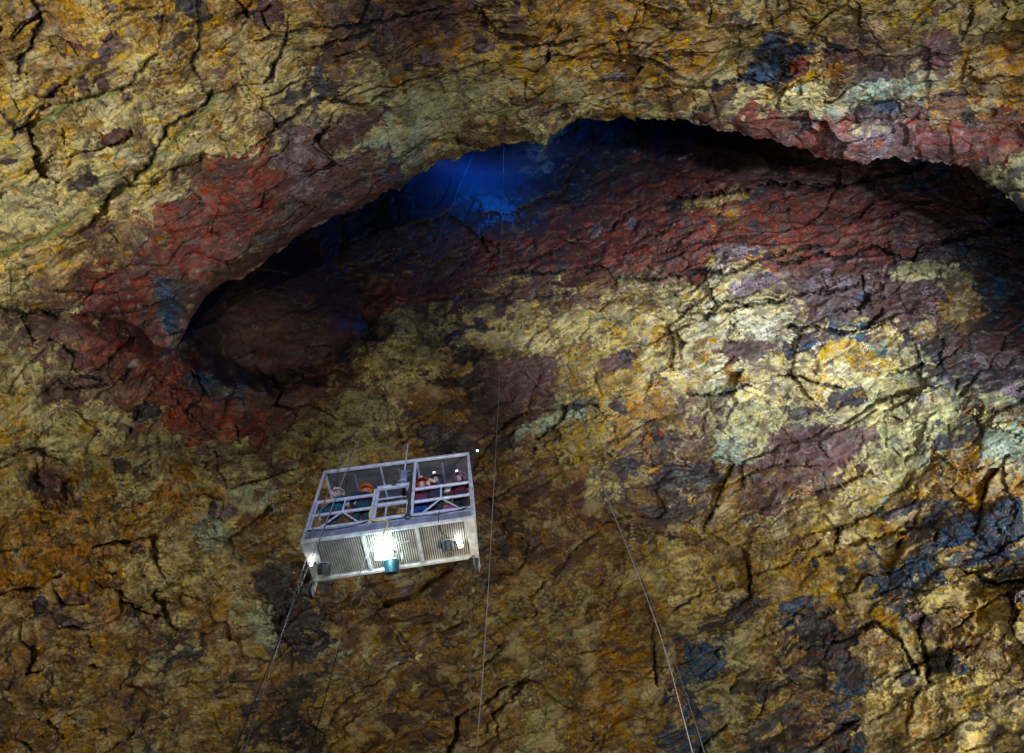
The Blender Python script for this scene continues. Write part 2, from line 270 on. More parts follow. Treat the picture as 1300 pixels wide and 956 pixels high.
    # colour: two tones per mineral, mottled, per-clast variation
    tone = np.clip(.5 + .9 * fbm(u / 9, v / 6, 63 + seed, 4, .65), 0, 1)[..., None]
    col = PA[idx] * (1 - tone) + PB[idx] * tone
    mixf = np.clip(.33 + .5 * fbm(x / 30, y / 24, 92 + seed, 4), .03, .75)[..., None] * np.where(blob, .12, np.where(np.isin(idx, [KEYS.index('N'), KEYS.index('K')]), .4, 1.0))[..., None]
    col = col * (1 - mixf) + slow * mixf
    col = col * (1 + .30 * (rnd(c4x, c4y, 57) - .5) + .36 * (rnd(c3x, c3y, 58) - .5) + .2 * (rnd(c2x, c2y, 59) - .5))[..., None]
    dark = np.isin(idx, [KEYS.index(k) for k in 'KNDMRPV']); cd_ = np.array([KEYS.index(k) for k in 'KPMKRPDVMKPB'])
    # loose-looking clasts set in the matrix
    ci = [KEYS.index(k) for k in 'KPMKBOCVBPDY']
    for (sx, sy, sd, pr, bl) in ((30, 17, 910, .16, .16), (15, 9, 930, .20, .09), (8, 5.5, 950, .09, .04)):
        f1, f2, cx, cyy, ox, oy = voronoi((u + 2.5 * w3) / sx + 3.3, (v + 2.5 * w4) / sy, sd + seed)
        dens = pr * (1 + 1.6 * noise(x / 110 + sd, y / 110, sd + 3)) * (1.25 - .4 * smooth)
        on_ = (rnd(cx, cyy, sd + 4) < dens)
        rr = .26 + .16 * rnd(cx, cyy, sd + 5)
        dd = np.abs(ox) ** 1 + .9 * np.abs(oy) + .25 * np.abs(ox + oy)
        m_ = on_ & (dd < rr + .10)
        f = (on_ * sstep(rr + .03, rr - .01, dd))[..., None]
        q_ = np.minimum((rnd(cx, cyy, sd + 6) * len(ci)).astype(int), len(ci) - 1); cidx = np.where(dark, cd_[q_], np.array(ci)[q_])
        cc_ = PA[cidx] * (.65 + .5 * rnd(cx, cyy, sd + 7))[..., None]
        col = col * (1 - .92 * f) + cc_ * .92 * f
        rel += bl * (rnd(cx, cyy, sd + 8) - .25) * f[..., 0]
        rel -= bl * .8 * on_ * np.exp(-((dd - rr - .02) / .04) ** 2)

    # crusts, stains, specks and darkened groove lines
    cr = fbm(u / 7 + 3, v / 3.6, 64 + seed, 4, .6)
    def over(mask, c, f):
        nonlocal col
        f = (np.clip(mask, 0, 1) * f)[..., None]; col = col * (1 - f) + np.array(c, np.float32) * f
    reg = fbm(x / 70, y / 70, 65 + seed, 3)
    over(sstep(.25, .5, cr) * sstep(-.1, .4, reg) * ~dark, (.55, .48, .27), .55)
    over(sstep(.3, .5, fbm(u / 12, v / 7, 66 + seed, 4, .6)) * sstep(.0, .5, -reg) * ~dark, (.36, .16, .03), .45)
    over(sstep(.35, .55, fbm(x / 17, y / 12, 67 + seed, 4, .6)), (.16, .20, .19), .3)
    over(sstep(.38, .5, fbm(u / 6, v / 3.5, 68 + seed, 4, .65)) * sstep(-.3, .2, noise(x / 45, y / 45, 69)), (.050, .036, .042), .85)
    over(sstep(.34, .46, fbm(x / 4.2, y / 3.4, 75, 3, .6)) * sstep(-.2, .25, noise(x / 38, y / 30, 76)), (.045, .033, .036), .75)
    over(sstep(.30, .48, fbm(x / 5.0 + 9, y / 3.8, 78, 3, .6)) * sstep(-.1, .35, noise(x / 33, y / 30, 79)) * ~dark, (.60, .54, .34), .3)
    over(sstep(.30, .42, noise(x / 3.4, y / 2.6, 70)) , (.09, .06, .045), .22)
    over(sstep(.4, .55, noise(x / 2.7, y / 2.2, 71)) * ~dark, (.6, .55, .36), .2)
    rn = fbm((X * math.cos(.17) - Yw * math.sin(.17)) / 85, (X * math.sin(.17) + Yw * math.cos(.17)) / 10.5, 74, 2, .35)
    reg2 = np.maximum(np.exp(-(((x - 1000) / 300) ** 2 + ((y - 350) / 120) ** 2) ** 1.5), np.exp(-(((x - 640) / 300) ** 2 + ((y - 330) / 70) ** 2) ** 1.5))
    reg2 = np.maximum(reg2, .35 * sstep(-.2, .4, noise(x / 90, y / 60, 86))) * sstep(-.35, .15, noise(u / 26, v / 20, 87))
    ln = np.exp(-(rn / .06) ** 2) * reg2
    rel -= .50 * ln; over(sstep(.35, .8, ln), (.04, .03, .03), .75)
    over(sstep(.12, .55, fbm(x / 24, y / 17, 88 + seed, 5, .62)), (.075, .048, .036), .6)
    over(sstep(.20, .6, fbm(x / 40 + 5, y / 30, 89 + seed, 4, .6)) * ~dark, (.52, .47, .28), .35)
    st = fbm(u / 30, v / 2.2, 72 + seed, 3, .6)
    col = col * (1 + .28 * st)[..., None]
    edge = np.exp(-(e3 / .05) ** 2) * sstep(-.1, .3, noise(u / 50, v / 30, 73))
    over(edge, (.06, .04, .035), .6)
    # named cracks
    qx = x + 3.0 * w3 + 1.0 * fbm(x / 5, y / 5, 81, 2); qy = y + 3.0 * w4 + 1.2 * fbm(x / 5 + 4, y / 5, 82, 2)
    wn = np.clip(1 + 1.0 * fbm(x / 22, y / 22, 83, 3), .25, 2.2)
    for pts, wd, dep, k in CRACKS:
        P = np.array(pts, float); pad = wd * 3 + 14
        m = (x > P[:, 0].min() - pad) & (x < P[:, 0].max() + pad) & (y > P[:, 1].min() - pad) & (y < P[:, 1].max() + pad)
        if ylim_hi is not None and P[:, 1].mean() > 330 and P[:, 0].mean() > 230: continue
        if not m.any(): continue
        ax, ay = qx[m], qy[m]; D = np.full(ax.shape, 1e9)
        for i in range(len(P) - 1):
            s, e = P[i], P[i + 1]; L2 = ((e - s) ** 2).sum(); t = np.clip(((ax - s[0]) * (e[0] - s[0]) + (ay - s[1]) * (e[1] - s[1])) / L2, 0, 1)
            D = np.minimum(D, np.hypot(ax - s[0] - t * (e[0] - s[0]), ay - s[1] - t * (e[1] - s[1])))
        d = D / (wd * .62 * wn[m])
        rel[m] -= dep * (.42 if (ylim_hi is not None) else .85) * np.exp(-d ** 2)
        if k:
            f = (sstep(1.15, .65, d) * (.85 if k == 'K' else .9))[..., None]
            cc = np.array(PAL[k][1], np.float32) * (1 + .5 * st[m])[..., None] * (.6 if k == 'K' else 1.2)
            col[m] = col[m] * (1 - f) + cc * f
    gloss = np.where(np.isin(idx, [KEYS.index(k) for k in 'KN']), .45, .8)
    return rel, np.clip(col, .006, .85), gloss

def grid_mesh(name, P, col, gloss, hole=None, mat=None):
    ny, nx = P.shape[:2]
    me = bpy.data.meshes.new(name)
    vid = np.arange(ny * nx).reshape(ny, nx)
    q = np.stack([vid[:-1, :-1], vid[:-1, 1:], vid[1:, 1:], vid[1:, :-1]], -1).reshape(-1, 4)
    if hole is not None:
        q = q[~hole[:-1, :-1].reshape(-1)]
    me.vertices.add(ny * nx); me.vertices.foreach_set('co', P.reshape(-1).astype(np.float32))
    me.loops.add(len(q) * 4); me.loops.foreach_set('vertex_index', q.reshape(-1).astype(np.int32))
    me.polygons.add(len(q)); me.polygons.foreach_set('loop_start', np.arange(0, len(q) * 4, 4, dtype=np.int32))
    me.polygons.foreach_set('use_smooth', np.ones(len(q), bool))
    at_ = me.color_attributes.new('mineral', 'FLOAT_COLOR', 'POINT')
    at_.data.foreach_set('color', np.concatenate([col, gloss[..., None]], -1).reshape(-1).astype(np.float32))
    me.update(); me.validate()
    me.materials.append(mat)
    o = bpy.data.objects.new(name, me); C.objects.link(o); o['kind'] = 'structure'
    return o

def rock_material():
    m = bpy.data.materials.new('mineral_rock'); m.use_nodes = True; t = m.node_tree; N = t.nodes; Lk = t.links
    b = N['Principled BSDF']
    a = N.new('ShaderNodeAttribute'); a.attribute_name = 'mineral'
    tc = N.new('ShaderNodeTexCoord')
    n1 = N.new('ShaderNodeTexNoise'); n1.inputs['Scale'].default_value = 5.5; n1.inputs['Detail'].default_value = 6; n1.inputs['Roughness'].default_value = .7
    n2 = N.new('ShaderNodeTexNoise'); n2.inputs['Scale'].default_value = 1.6; n2.inputs['Detail'].default_value = 5; n2.inputs['Distortion'].default_value = 1.2
    Lk.new(tc.outputs['Object'], n1.inputs['Vector']); Lk.new(tc.outputs['Object'], n2.inputs['Vector'])
    r1 = N.new('ShaderNodeMapRange'); r1.inputs[1].default_value = .3; r1.inputs[2].default_value = .7; r1.inputs[3].default_value = .8; r1.inputs[4].default_value = 1.2
    Lk.new(n1.outputs[0], r1.inputs[0])
    mx = N.new('ShaderNodeMix'); mx.data_type = 'RGBA'; mx.blend_type = 'MULTIPLY'; mx.inputs[0].default_value = 1
    Lk.new(a.outputs['Color'], mx.inputs[6]); Lk.new(r1.outputs[0], mx.inputs[7])
    hs = N.new('ShaderNodeHueSaturation'); r2 = N.new('ShaderNodeMapRange'); r2.inputs[1].default_value = .3; r2.inputs[2].default_value = .7; r2.inputs[3].default_value = .8; r2.inputs[4].default_value = 1.3
    Lk.new(n2.outputs[0], r2.inputs[0]); Lk.new(r2.outputs[0], hs.inputs['Saturation']); Lk.new(mx.outputs[2], hs.inputs['Color'])
    Lk.new(hs.outputs[0], b.inputs['Base Color']); Lk.new(a.outputs['Alpha'], b.inputs['Roughness'])
    b.inputs['Specular IOR Level'].default_value = .25
    bp = N.new('ShaderNodeBump'); bp.inputs['Strength'].default_value = .7; bp.inputs['Distance'].default_value = .035
    Lk.new(n1.outputs[0], bp.inputs['Height']); Lk.new(bp.outputs[0], b.inputs['Normal'])
    return m
ROCK = rock_material()

def axis(lo, a, b, hi, fine, coarse):
    if b <= a: return np.r_[np.arange(lo, a - 200, coarse), np.arange(a - 200, a, 3.5), a]
    return np.r_[np.arange(lo, a - 200, coarse), np.arange(a - 200, a, 3.5), np.arange(a, b, fine), np.arange(b, b + 200, 3.5), np.arange(b + 200, hi + 1, coarse)]
FINE = 1.3
LIP = np.array([(-900,430),(0,402),(60,408),(150,436),(195,460),(218,452),(230,432),(242,405),(258,382),(280,364),(310,350),(345,326),(375,301),(400,286),(440,270),
 (480,253),(510,236),(545,213),(565,205),(600,194),(650,180),(662,176),(690,184),(700,172),(735,153),(790,150),(860,150),(900,160),(960,176),(1010,186),(1050,203),(1100,206),(1180,201),(1230,216),(1300,267),(1400,340),(2200,600)], float)
def lip(x):
    x = np.asarray(x, float); b = np.interp(x, LIP[:, 0], LIP[:, 1])
    st_ = rnd(np.floor((x + 4 * noise(x / 9, x * 0, 305)) / 13), x * 0, 303) - .5 + .6 * (rnd(np.floor(x / 31), x * 0, 304) - .5)
    return b + (4.2 * fbm(x / 26, x * 0 + 3.3, 301, 5, .65) + 5.5 * st_ * sstep(.0, .4, noise(x / 60, x * 0, 306) + .25)) * sstep(225, 300, x)
# back wall, pocket and shaft
fB = tps([(-40,950,24),(300,950,26),(650,950,28),(1000,950,26),(1340,950,22),(-40,700,25),(300,700,28),(650,700,30),(1000,700,28),(1340,700,24),
 (-40,500,26),(130,520,28),(420,530,32),(650,500,33),(950,480,31),(1300,480,29),(0,400,27),(170,420,27.5),(300,430,33.5),(330,360,36),(430,400,34.5),(650,380,38),(950,330,36),(1200,330,39),(1340,320,44),
 (450,300,56),(650,290,50),(900,230,44),(1150,240,45),(1300,230,50),(560,230,62),(640,210,65),(700,190,64),(780,180,57),(625,150,70),(860,160,55),(1000,150,50),
 (640,90,76),(520,150,66),(740,130,66),(300,250,55),(200,100,45),(0,0,45),(0,250,36),(650,-30,75),(1000,0,50),(1300,0,48)])
fA = tps([(650,0,23),(650,100,23.5),(640,180,24.6),(0,0,23),(1300,0,24),(0,200,24.3),(0,350,26.2),(0,420,28.5),(180,330,26),(180,420,30.2),(225,430,29.6),(300,300,26),(400,250,25.5),
 (900,140,25),(1100,190,26.5),(1300,260,29),(1300,120,25.5),(-100,-100,25),(1400,-100,25),(280,150,24),(950,60,23.7)])
def border(x, y):                                     # outside the view the shell bends outwards into the side walls
    e = np.maximum.reduce([(-x - 150) / 500, (x - 1450) / 500, (-y - 150) / 350, (y - 1100) / 280])
    return 1 + 2.6 * np.clip(e, 0, 1.2)
xs = axis(-700, -40, 1340, 2000, FINE, 12)
ys = axis(-500, -20, 985, 1400, FINE, 12)
gx, gy = np.meshgrid(xs, ys)
yl = lip(xs)[None, :] + 0 * gy
keep = gy > yl - 60                                    # fine relief only where it can be seen; above the ceiling the shaft wall is plain
rel, col, gloss = rock(gx, gy, ylim_lo=yl + 14 - 400 * (1 - sstep(235, 330, gx)), seed=0)
rB = fB(gx, gy)
rB = rB + 20 * np.exp(-((gx - 628) / 62) ** 2 - ((gy - 140) / 44) ** 2)
rB = rB + 2.5 * sstep(-5, 50, yl - gy) * sstep(260, 200, gx) + 9 * sstep(0, 60, yl - gy) * sstep(170, 260, gx) * (1 - sstep(430, 520, gx) * sstep(800, 720, gx))
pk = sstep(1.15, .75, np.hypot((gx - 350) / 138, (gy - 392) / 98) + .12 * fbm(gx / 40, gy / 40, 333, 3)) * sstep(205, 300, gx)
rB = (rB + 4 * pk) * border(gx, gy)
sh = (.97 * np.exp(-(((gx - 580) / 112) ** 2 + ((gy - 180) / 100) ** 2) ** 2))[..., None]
col = col * (1 - sh) + np.array((.035, .055, .10), np.float32) * sh  # blue of the shaft glow painted into the rock colour
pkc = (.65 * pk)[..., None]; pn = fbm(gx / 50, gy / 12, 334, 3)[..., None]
col = col * (1 - pkc) + np.array((.042, .020, .020), np.float32) * (1 + .9 * pn) * pkc; rel = rel * (1 - .45 * pk)  # pocket shade painted into the rock colour, streaked
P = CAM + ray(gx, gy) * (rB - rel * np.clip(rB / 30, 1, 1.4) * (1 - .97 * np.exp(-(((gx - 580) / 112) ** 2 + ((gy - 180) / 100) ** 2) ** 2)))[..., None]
hole = ((gx - 628) / 32) ** 2 + ((gy - 143) / 25) ** 2 < 1
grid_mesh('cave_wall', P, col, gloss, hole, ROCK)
# ceiling with its broken edge
up = axis(-500, -20, -20, 0, 12, 12)[:-1]
n1 = 340
T = np.linspace(0, 1, n1)
nb = 46
yA = []
L = lip(xs)
for yv in up: yA.append(np.full(xs.shape, yv))
for t in T: yA.append(-20 + (L + 20) * t)
for k in range(1, nb): yA.append(L - 1.5 - (k / nb) * 62)
yA = np.array(yA); xA = np.broadcast_to(xs, yA.shape)
back = np.zeros(yA.shape); back[-(nb - 1):] = (np.arange(1, nb) / nb)[:, None]
relA, colA, glA = rock(xA.copy(), yA, ylim_hi=L[None, :] - 6 + 200 * (1 - sstep(230, 290, xA)) + 0 * yA, seed=0)
rA = fA(xA, yA)
Ls = np.interp(xs, LIP[:, 0], LIP[:, 1])[None, :] + 5 * fbm(xA / 30, yA / 30, 557, 2)
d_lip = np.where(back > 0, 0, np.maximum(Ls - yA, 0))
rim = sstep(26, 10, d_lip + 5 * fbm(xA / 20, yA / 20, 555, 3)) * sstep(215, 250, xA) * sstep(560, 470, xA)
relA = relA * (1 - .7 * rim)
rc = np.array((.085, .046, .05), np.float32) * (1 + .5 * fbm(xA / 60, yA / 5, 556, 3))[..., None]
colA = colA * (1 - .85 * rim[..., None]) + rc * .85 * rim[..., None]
rnd_edge = 1.0 * np.exp(-np.clip(d_lip, 0, None) / 14) * sstep(180, 300, xA)
rA = rA + rnd_edge
rbk = fB(xA, yA) * 1.03
rA = rA + np.clip(rbk - rA, 3, 40) * back ** 1.3
rA = rA * border(xA, yA)
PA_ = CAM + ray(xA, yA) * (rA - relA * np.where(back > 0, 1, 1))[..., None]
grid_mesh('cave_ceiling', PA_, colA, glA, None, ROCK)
# the rest of the chamber, behind and around the viewer, down to the floor
az = np.linspace(0, 2 * math.pi, 361); el = np.radians(np.linspace(-6, 62, 90))
ga, ge = np.meshgrid(az, el)
per = lambda s: fbm(np.cos(ga) * 3 + 5, np.sin(ga) * 3 + ge * 4, s, 4)
rs = 66 + 2.5 * per(401)
D = np.stack([np.cos(ga) * np.cos(ge), np.sin(ga) * np.cos(ge), np.sin(ge)], -1)
cmix = np.clip(.5 + per(402), 0, 1)[..., None]
grid_mesh('cave_wall', CAM + D * rs[..., None], PAL['B'][0] * (1 - cmix) + np.array(PAL['G'][1]) * cmix, np.full(rs.shape, .8), None, ROCK)
# rubble floor
g = np.linspace(-72, 72, 340); fx, fy = np.meshgrid(g, g)
f1, f2, cx, cyy, ox, oy = voronoi(fx / 1.3, fy / 1.3, 900)
hz = -.3 + .5 * fbm(fx / 9, fy / 9, 901, 3) + .45 * (rnd(cx, cyy, 902) - .5) + .3 * (f2 - f1)
hz = np.where(np.hypot(fx, fy) < 3, np.minimum(hz, 0.1), hz)
fc = np.array(PAL['B'][1]) * (.6 + .8 * rnd(cx, cyy, 903))[..., None]
grid_mesh('ground', np.stack([fx, fy, hz], -1), fc, np.full(fx.shape, .85), None, ROCK)
# ------------------------------------------------------------------ materials of the made things
def mat(name, col, rough=.6, metal=0, scale=12, var=.35, bump=.0, spec=.4):
    m = bpy.data.materials.new(name); m.use_nodes = True; t = m.node_tree; b = t.nodes['Principled BSDF']
    b.inputs['Metallic'].default_value = metal; b.inputs['Roughness'].default_value = rough; b.inputs['Specular IOR Level'].default_value = spec
    tc = t.nodes.new('ShaderNodeTexCoord'); n = t.nodes.new('ShaderNodeTexNoise'); n.inputs['Scale'].default_value = scale; n.inputs['Detail'].default_value = 5
    r = t.nodes.new('ShaderNodeMapRange'); r.inputs[1].default_value = .3; r.inputs[2].default_value = .7; r.inputs[3].default_value = 1 - var; r.inputs[4].default_value = 1 + var * .4
    x = t.nodes.new('ShaderNodeMix'); x.data_type = 'RGBA'; x.blend_type = 'MULTIPLY'; x.inputs[0].default_value = 1; x.inputs[6].default_value = (*col, 1)
    t.links.new(tc.outputs['Object'], n.inputs['Vector']); t.links.new(n.outputs[0], r.inputs[0]); t.links.new(r.outputs[0], x.inputs[7]); t.links.new(x.outputs[2], b.inputs['Base Color'])
    if bump:
        bp = t.nodes.new('ShaderNodeBump'); bp.inputs['Distance'].default_value = bump; t.links.new(n.outputs[0], bp.inputs['Height']); t.links.new(bp.outputs[0], b.inputs['Normal'])
    return m
def emis(name, col, s):
    m = bpy.data.materials.new(name); m.use_nodes = True; b = m.node_tree.nodes['Principled BSDF']
    b.inputs['Base Color'].default_value = (.8, .8, .8, 1); b.inputs['Emission Color'].default_value = (*col, 1); b.inputs['Emission Strength'].default_value = s
    return m
M_alu = mat('scuffed_aluminium', (.60, .60, .70), .4, .25, 7, .35)
M_board = mat('dull_aluminium_sheet', (.26, .27, .36), .5, .3, 5, .4)
M_gap = mat('dark_deck_groove', (.07, .065, .06), .8)  # dark backing board showing between the deck ribs
M_deck = mat('beige_deck_panel', (.50, .45, .36), .6, 0, 3, .45)
M_white = mat('white_painted_steel', (.72, .71, .65), .5, 0, 5, .45)
M_rub = mat('black_rubber', (.035, .038, .042), .6)
M_wheel = mat('grey_wheel', (.42, .43, .45), .5)
M_teal = mat('teal_lamp_housing', (.006, .045, .055), .4)
M_dark = mat('dark_lamp_housing', (.05, .055, .06), .4)
M_yel = mat('yellow_hose', (.65, .55, .15), .5)
M_cable = mat('steel_cable', (.42, .43, .52), .35, .4, 6, .1)
M_cabled = mat('weathered_cable', (.16, .16, .20), .5, .4, 40, .3)
M_pcable = mat('power_cable', (.25, .32, .38), .5)
M_bright = emis('floodlight_lens', (.70, .95, 1.0), 42)
M_bright2 = emis('work_light_lens', (.95, .98, 1.0), 6)
M_bright3 = emis('added_plate_glow', (.95, .98, 1.0), 5)
M_head = emis('headlamp_lens', (.9, .95, 1.0), 2.5)
M_spot = emis('spotlight_lens', (.85, .95, 1.0), 4)
pc = bpy.data.materials.new('smoked_polycarbonate'); pc.use_nodes = True; t = pc.node_tree; t.nodes.clear()
tr = t.nodes.new('ShaderNodeBsdfTransparent'); tr.inputs[0].default_value = (.72, .72, .76, 1)
pb = t.nodes.new('ShaderNodeBsdfPrincipled'); pb.inputs['Base Color'].default_value = (.16, .15, .16, 1); pb.inputs['Roughness'].default_value = .18
ns = t.nodes.new('ShaderNodeTexNoise'); ns.inputs['Scale'].default_value = 2.5; ns.inputs['Detail'].default_value = 4
mr = t.nodes.new('ShaderNodeMapRange'); mr.inputs[3].default_value = .25; mr.inputs[4].default_value = .55
tcx = t.nodes.new('ShaderNodeTexCoord'); t.links.new(tcx.outputs['Object'], ns.inputs['Vector'])
ms_ = t.nodes.new('ShaderNodeMixShader'); ot = t.nodes.new('ShaderNodeOutputMaterial')
t.links.new(ns.outputs[0], mr.inputs[0]); t.links.new(mr.outputs[0], ms_.inputs[0]); t.links.new(tr.outputs[0], ms_.inputs[1]); t.links.new(pb.outputs[0], ms_.inputs[2]); t.links.new(ms_.outputs[0], ot.inputs[0])

# ------------------------------------------------------------------ mesh helpers
def tag(o, label, cat, group=None):
    o['label'] = label; o['category'] = cat
    if group: o['group'] = group
    return o
class MB:
    def __init__(s): s.bm = bmesh.new()
    def box(s, c, size, rot=None, bev=.006):
        r = bmesh.ops.create_cube(s.bm, size=1.0); vs = r['verts']
        bmesh.ops.scale(s.bm, vec=size, verts=vs)
        if bev: 
            es = list({e for v in vs for e in v.link_edges}); g = bmesh.ops.bevel(s.bm, geom=es, offset=min(bev, min(size) * .3), segments=1, affect='EDGES'); vs = list({v for f in g['faces'] for v in f.verts} | {v for v in vs if v.is_valid})
        if rot is not None: bmesh.ops.rotate(s.bm, cent=(0, 0, 0), matrix=rot, verts=vs)
        bmesh.ops.translate(s.bm, vec=c, verts=vs); return s
    def bar(s, p, q, w=.05, h=.05):
        p = Vector(p); q = Vector(q); d = q - p
        rot = d.to_track_quat('X', 'Z').to_matrix()
        return s.box((p + q) / 2, (d.length, w, h), rot)
    def cyl(s, p, q, r, r2=None, n=20):
        p = Vector(p); q = Vector(q); d = q - p
        g = bmesh.ops.create_cone(s.bm, cap_ends=True, segments=n, radius1=r, radius2=r if r2 is None else r2, depth=d.length)
        bmesh.ops.rotate(s.bm, cent=(0, 0, 0), matrix=d.to_track_quat('Z', 'Y').to_matrix(), verts=g['verts'])
        bmesh.ops.translate(s.bm, vec=(p + q) / 2, verts=g['verts']); return s
    def torus(s, c, ax, R, r, n=24, k=8):
        ax = Vector(ax).normalized(); a = ax.orthogonal().normalized(); b = ax.cross(a); c = Vector(c); vs = []
        for i in range(n):
            th = 2 * math.pi * i / n; d = a * math.cos(th) + b * math.sin(th)
            vs.append([s.bm.verts.new(c + d * (R + r * math.cos(2 * math.pi * j / k)) + ax * r * math.sin(2 * math.pi * j / k)) for j in range(k)])
        for i in range(n):
            for j in range(k):
                s.bm.faces.new((vs[i][j], vs[(i + 1) % n][j], vs[(i + 1) % n][(j + 1) % k], vs[i][(j + 1) % k]))
        return s
    def tube(s, pts, r, n=6):
        pts = [Vector(p) for p in pts]; rings = []
        for i, p in enumerate(pts):
            d = (pts[min(i + 1, len(pts) - 1)] - pts[max(i - 1, 0)]).normalized()
            a = d.cross(Vector((.3, .9, .2))).normalized(); b = d.cross(a)
            rings.append([s.bm.verts.new(p + (a * math.cos(2 * math.pi * j / n) + b * math.sin(2 * math.pi * j / n)) * r) for j in range(n)])
        for i in range(len(rings) - 1):
            for j in range(n): s.bm.faces.new((rings[i][j], rings[i][(j + 1) % n], rings[i + 1][(j + 1) % n], rings[i + 1][j]))
        s.bm.faces.new(rings[0][::-1]); s.bm.faces.new(rings[-1]); return s
    def ball(s, c, r, sc=(1, 1, 1), u=14, v=10):
        g = bmesh.ops.create_uvsphere(s.bm, u_segments=u, v_segments=v, radius=r)
        bmesh.ops.scale(s.bm, vec=sc, verts=g['verts']); bmesh.ops.translate(s.bm, vec=c, verts=g['verts']); return g['verts']
    def build(s, name, m, parent=None, smooth=False):
        bmesh.ops.recalc_face_normals(s.bm, faces=s.bm.faces)
        me = bpy.data.meshes.new(name); s.bm.to_mesh(me); s.bm.free(); me.materials.append(m)
        if smooth:
            for p in me.polygons: p.use_smooth = True
        o = bpy.data.objects.new(name, me); C.objects.link(o)
        if parent is not None: o.parent = parent
        return o
def spline(pts, n=10):
    pts = [Vector(p) for p in pts]; P = [pts[0] * 2 - pts[1]] + pts + [pts[-1] * 2 - pts[-2]]; out = []
    for i in range(1, len(P) - 2):
        for k in range(n):
            t = k / n; a, b, c, d = P[i - 1:i + 3]
            out.append(.5 * ((2 * b) + (c - a) * t + (2 * a - 5 * b + 4 * c - d) * t * t + (3 * b - a - 3 * c + d) * t ** 3))
    return out + [pts[-1]]

# ------------------------------------------------------------------ the hanging lift platform
PO = Vector((-5.2907, 7.2966, 10.1104)); EX = Vector((.99387, .09186, .06154)); EY = Vector((-.09559, .99358, .06058)); EZ = Vector((-.05558, -.06609, .99626))
PM = Matrix(((EX.x, EY.x, EZ.x, PO.x), (EX.y, EY.y, EZ.y, PO.y), (EX.z, EY.z, EZ.z, PO.z), (0, 0, 0, 1)))
W_, D_, H_ = 3.8, 1.23, 2.32
plat = bpy.data.objects.new('lift_platform', None); C.objects.link(plat); plat.matrix_world = PM
tag(plat, 'silver open-framed lift platform hanging on cables with glaring lamps under its ribbed deck', 'lift platform')
# deck: ribbed panel seen from below, ribs run across
MB().box((W_ / 2, D_ / 2, .042), (W_ - .1, D_ - .1, .02), bev=0).build('deck_board', M_gap, plat)
m = MB()
n = 72
for i in range(n):
    x = .09 + (W_ - .18) * i / (n - 1); m.box((x, D_ / 2, .013), (.027, D_ - .12, .034), bev=0)
m.build('ribbed_deck', M_deck, plat)
m = MB(); m.bar((0, .025, 0), (W_, .025, 0), .055, .09).bar((0, D_ - .025, 0), (W_, D_ - .025, 0), .075, .11)
m.bar((.025, .06, 0), (.025, D_ - .07, 0), .05, .09).bar((W_ - .025, .06, 0), (W_ - .025, D_ - .07, 0), .05, .09)
m.build('deck_frame', M_white, plat)
for x in (1.31, 2.5): MB().bar((x, .06, -.022), (x, D_ - .07, -.022), .075, .035).build('cross_beam', M_white, plat)
for x0, x1 in ((.05, .30), (3.56, 3.75)):
    m = MB(); bm = m.bm
    a = [(x0, .06), (x1 if x0 < 1 else x0 + .12, .06), (x1, .5), (x1 - .06 if x0 < 1 else x1, D_ - .08), (x0, D_ - .08)] if x0 < 1 else [(x0, .06), (x1, .06), (x1, D_ - .08), (x0 + .07, D_ - .08), (x0 + .03, .6)]
    lo = [bm.verts.new((p[0], p[1], -.030)) for p in a]; hi = [bm.verts.new((p[0], p[1], -.016)) for p in a]
    bm.faces.new(lo); bm.faces.new(hi[::-1])
    for i in range(len(a)): bm.faces.new((lo[i], lo[(i + 1) % len(a)], hi[(i + 1) % len(a)], hi[i]))
    m.build('end_plate', M_white, plat)
m = MB(); m.box((W_ / 2, .012, .14), (W_ - .04, .012, .19)).box((W_ / 2, .004, .235), (W_ - .04, .03, .03)); m.build('kick_plate', M_board, plat)
m = MB(); m.box((W_ / 2, D_ - .012, .14), (W_ - .04, .012, .19)); m.build('kick_plate', M_board, plat)
for x in (.012, W_ - .012): MB().box((x, D_ / 2, .14), (.012, D_ - .08, .19)).build('kick_plate', M_board, plat)
for x, y in ((.03, .03), (W_ - .03, .03), (.03, D_ - .03), (W_ - .03, D_ - .03)): MB().bar((x, y, .045), (x, y, H_), .07, .07).build('corner_post', M_alu, plat)
for p, q, t_ in (((.06, .03, H_ - .03), (W_ - .06, .03, H_ - .03), .075), ((.06, D_ - .03, H_ - .03), (W_ - .06, D_ - .03, H_ - .03), .06), ((.03, .06, H_ - .03), (.03, D_ - .06, H_ - .03), .06), ((W_ - .03, .06, H_ - .03), (W_ - .03, D_ - .06, H_ - .03), .06), ((1.45, .07, H_ - .03), (1.45, D_ - .06, H_ - .03), .045), ((2.4, .07, H_ - .03), (2.4, D_ - .06, H_ - .03), .045)):
    MB().bar(p, q, t_, t_).build('top_rail', M_alu, plat)
def rail(nm, p, q, t_): MB().bar(p, q, t_, t_).build(nm, M_alu, plat)
for x0, x1 in ((.065, 1.42), (2.42, W_ - .065)):
    rail('handrail', (x0, .03, 1.19), (x1, .03, 1.19), .06); rail('mid_rail', (x0, .03, .76), (x1, .03, .76), .055); rail('low_rail', (x0, .03, .34), (x1, .03, .34), .06)
    xc = .75 if x0 < 1 else 3.05
    rail('stanchion', (xc, .03, .79), (xc, .03, 1.16), .04)
    for d in (-.42, .42): rail('diagonal_brace', (xc + d * .08, .03, .735), (xc + d, .03, .37), .035)
rail('handrail', (.065, D_ - .03, 1.15), (W_ - .065, D_ - .03, 1.15), .05); rail('mid_rail', (.065, D_ - .03, .7), (W_ - .065, D_ - .03, .7), .045)
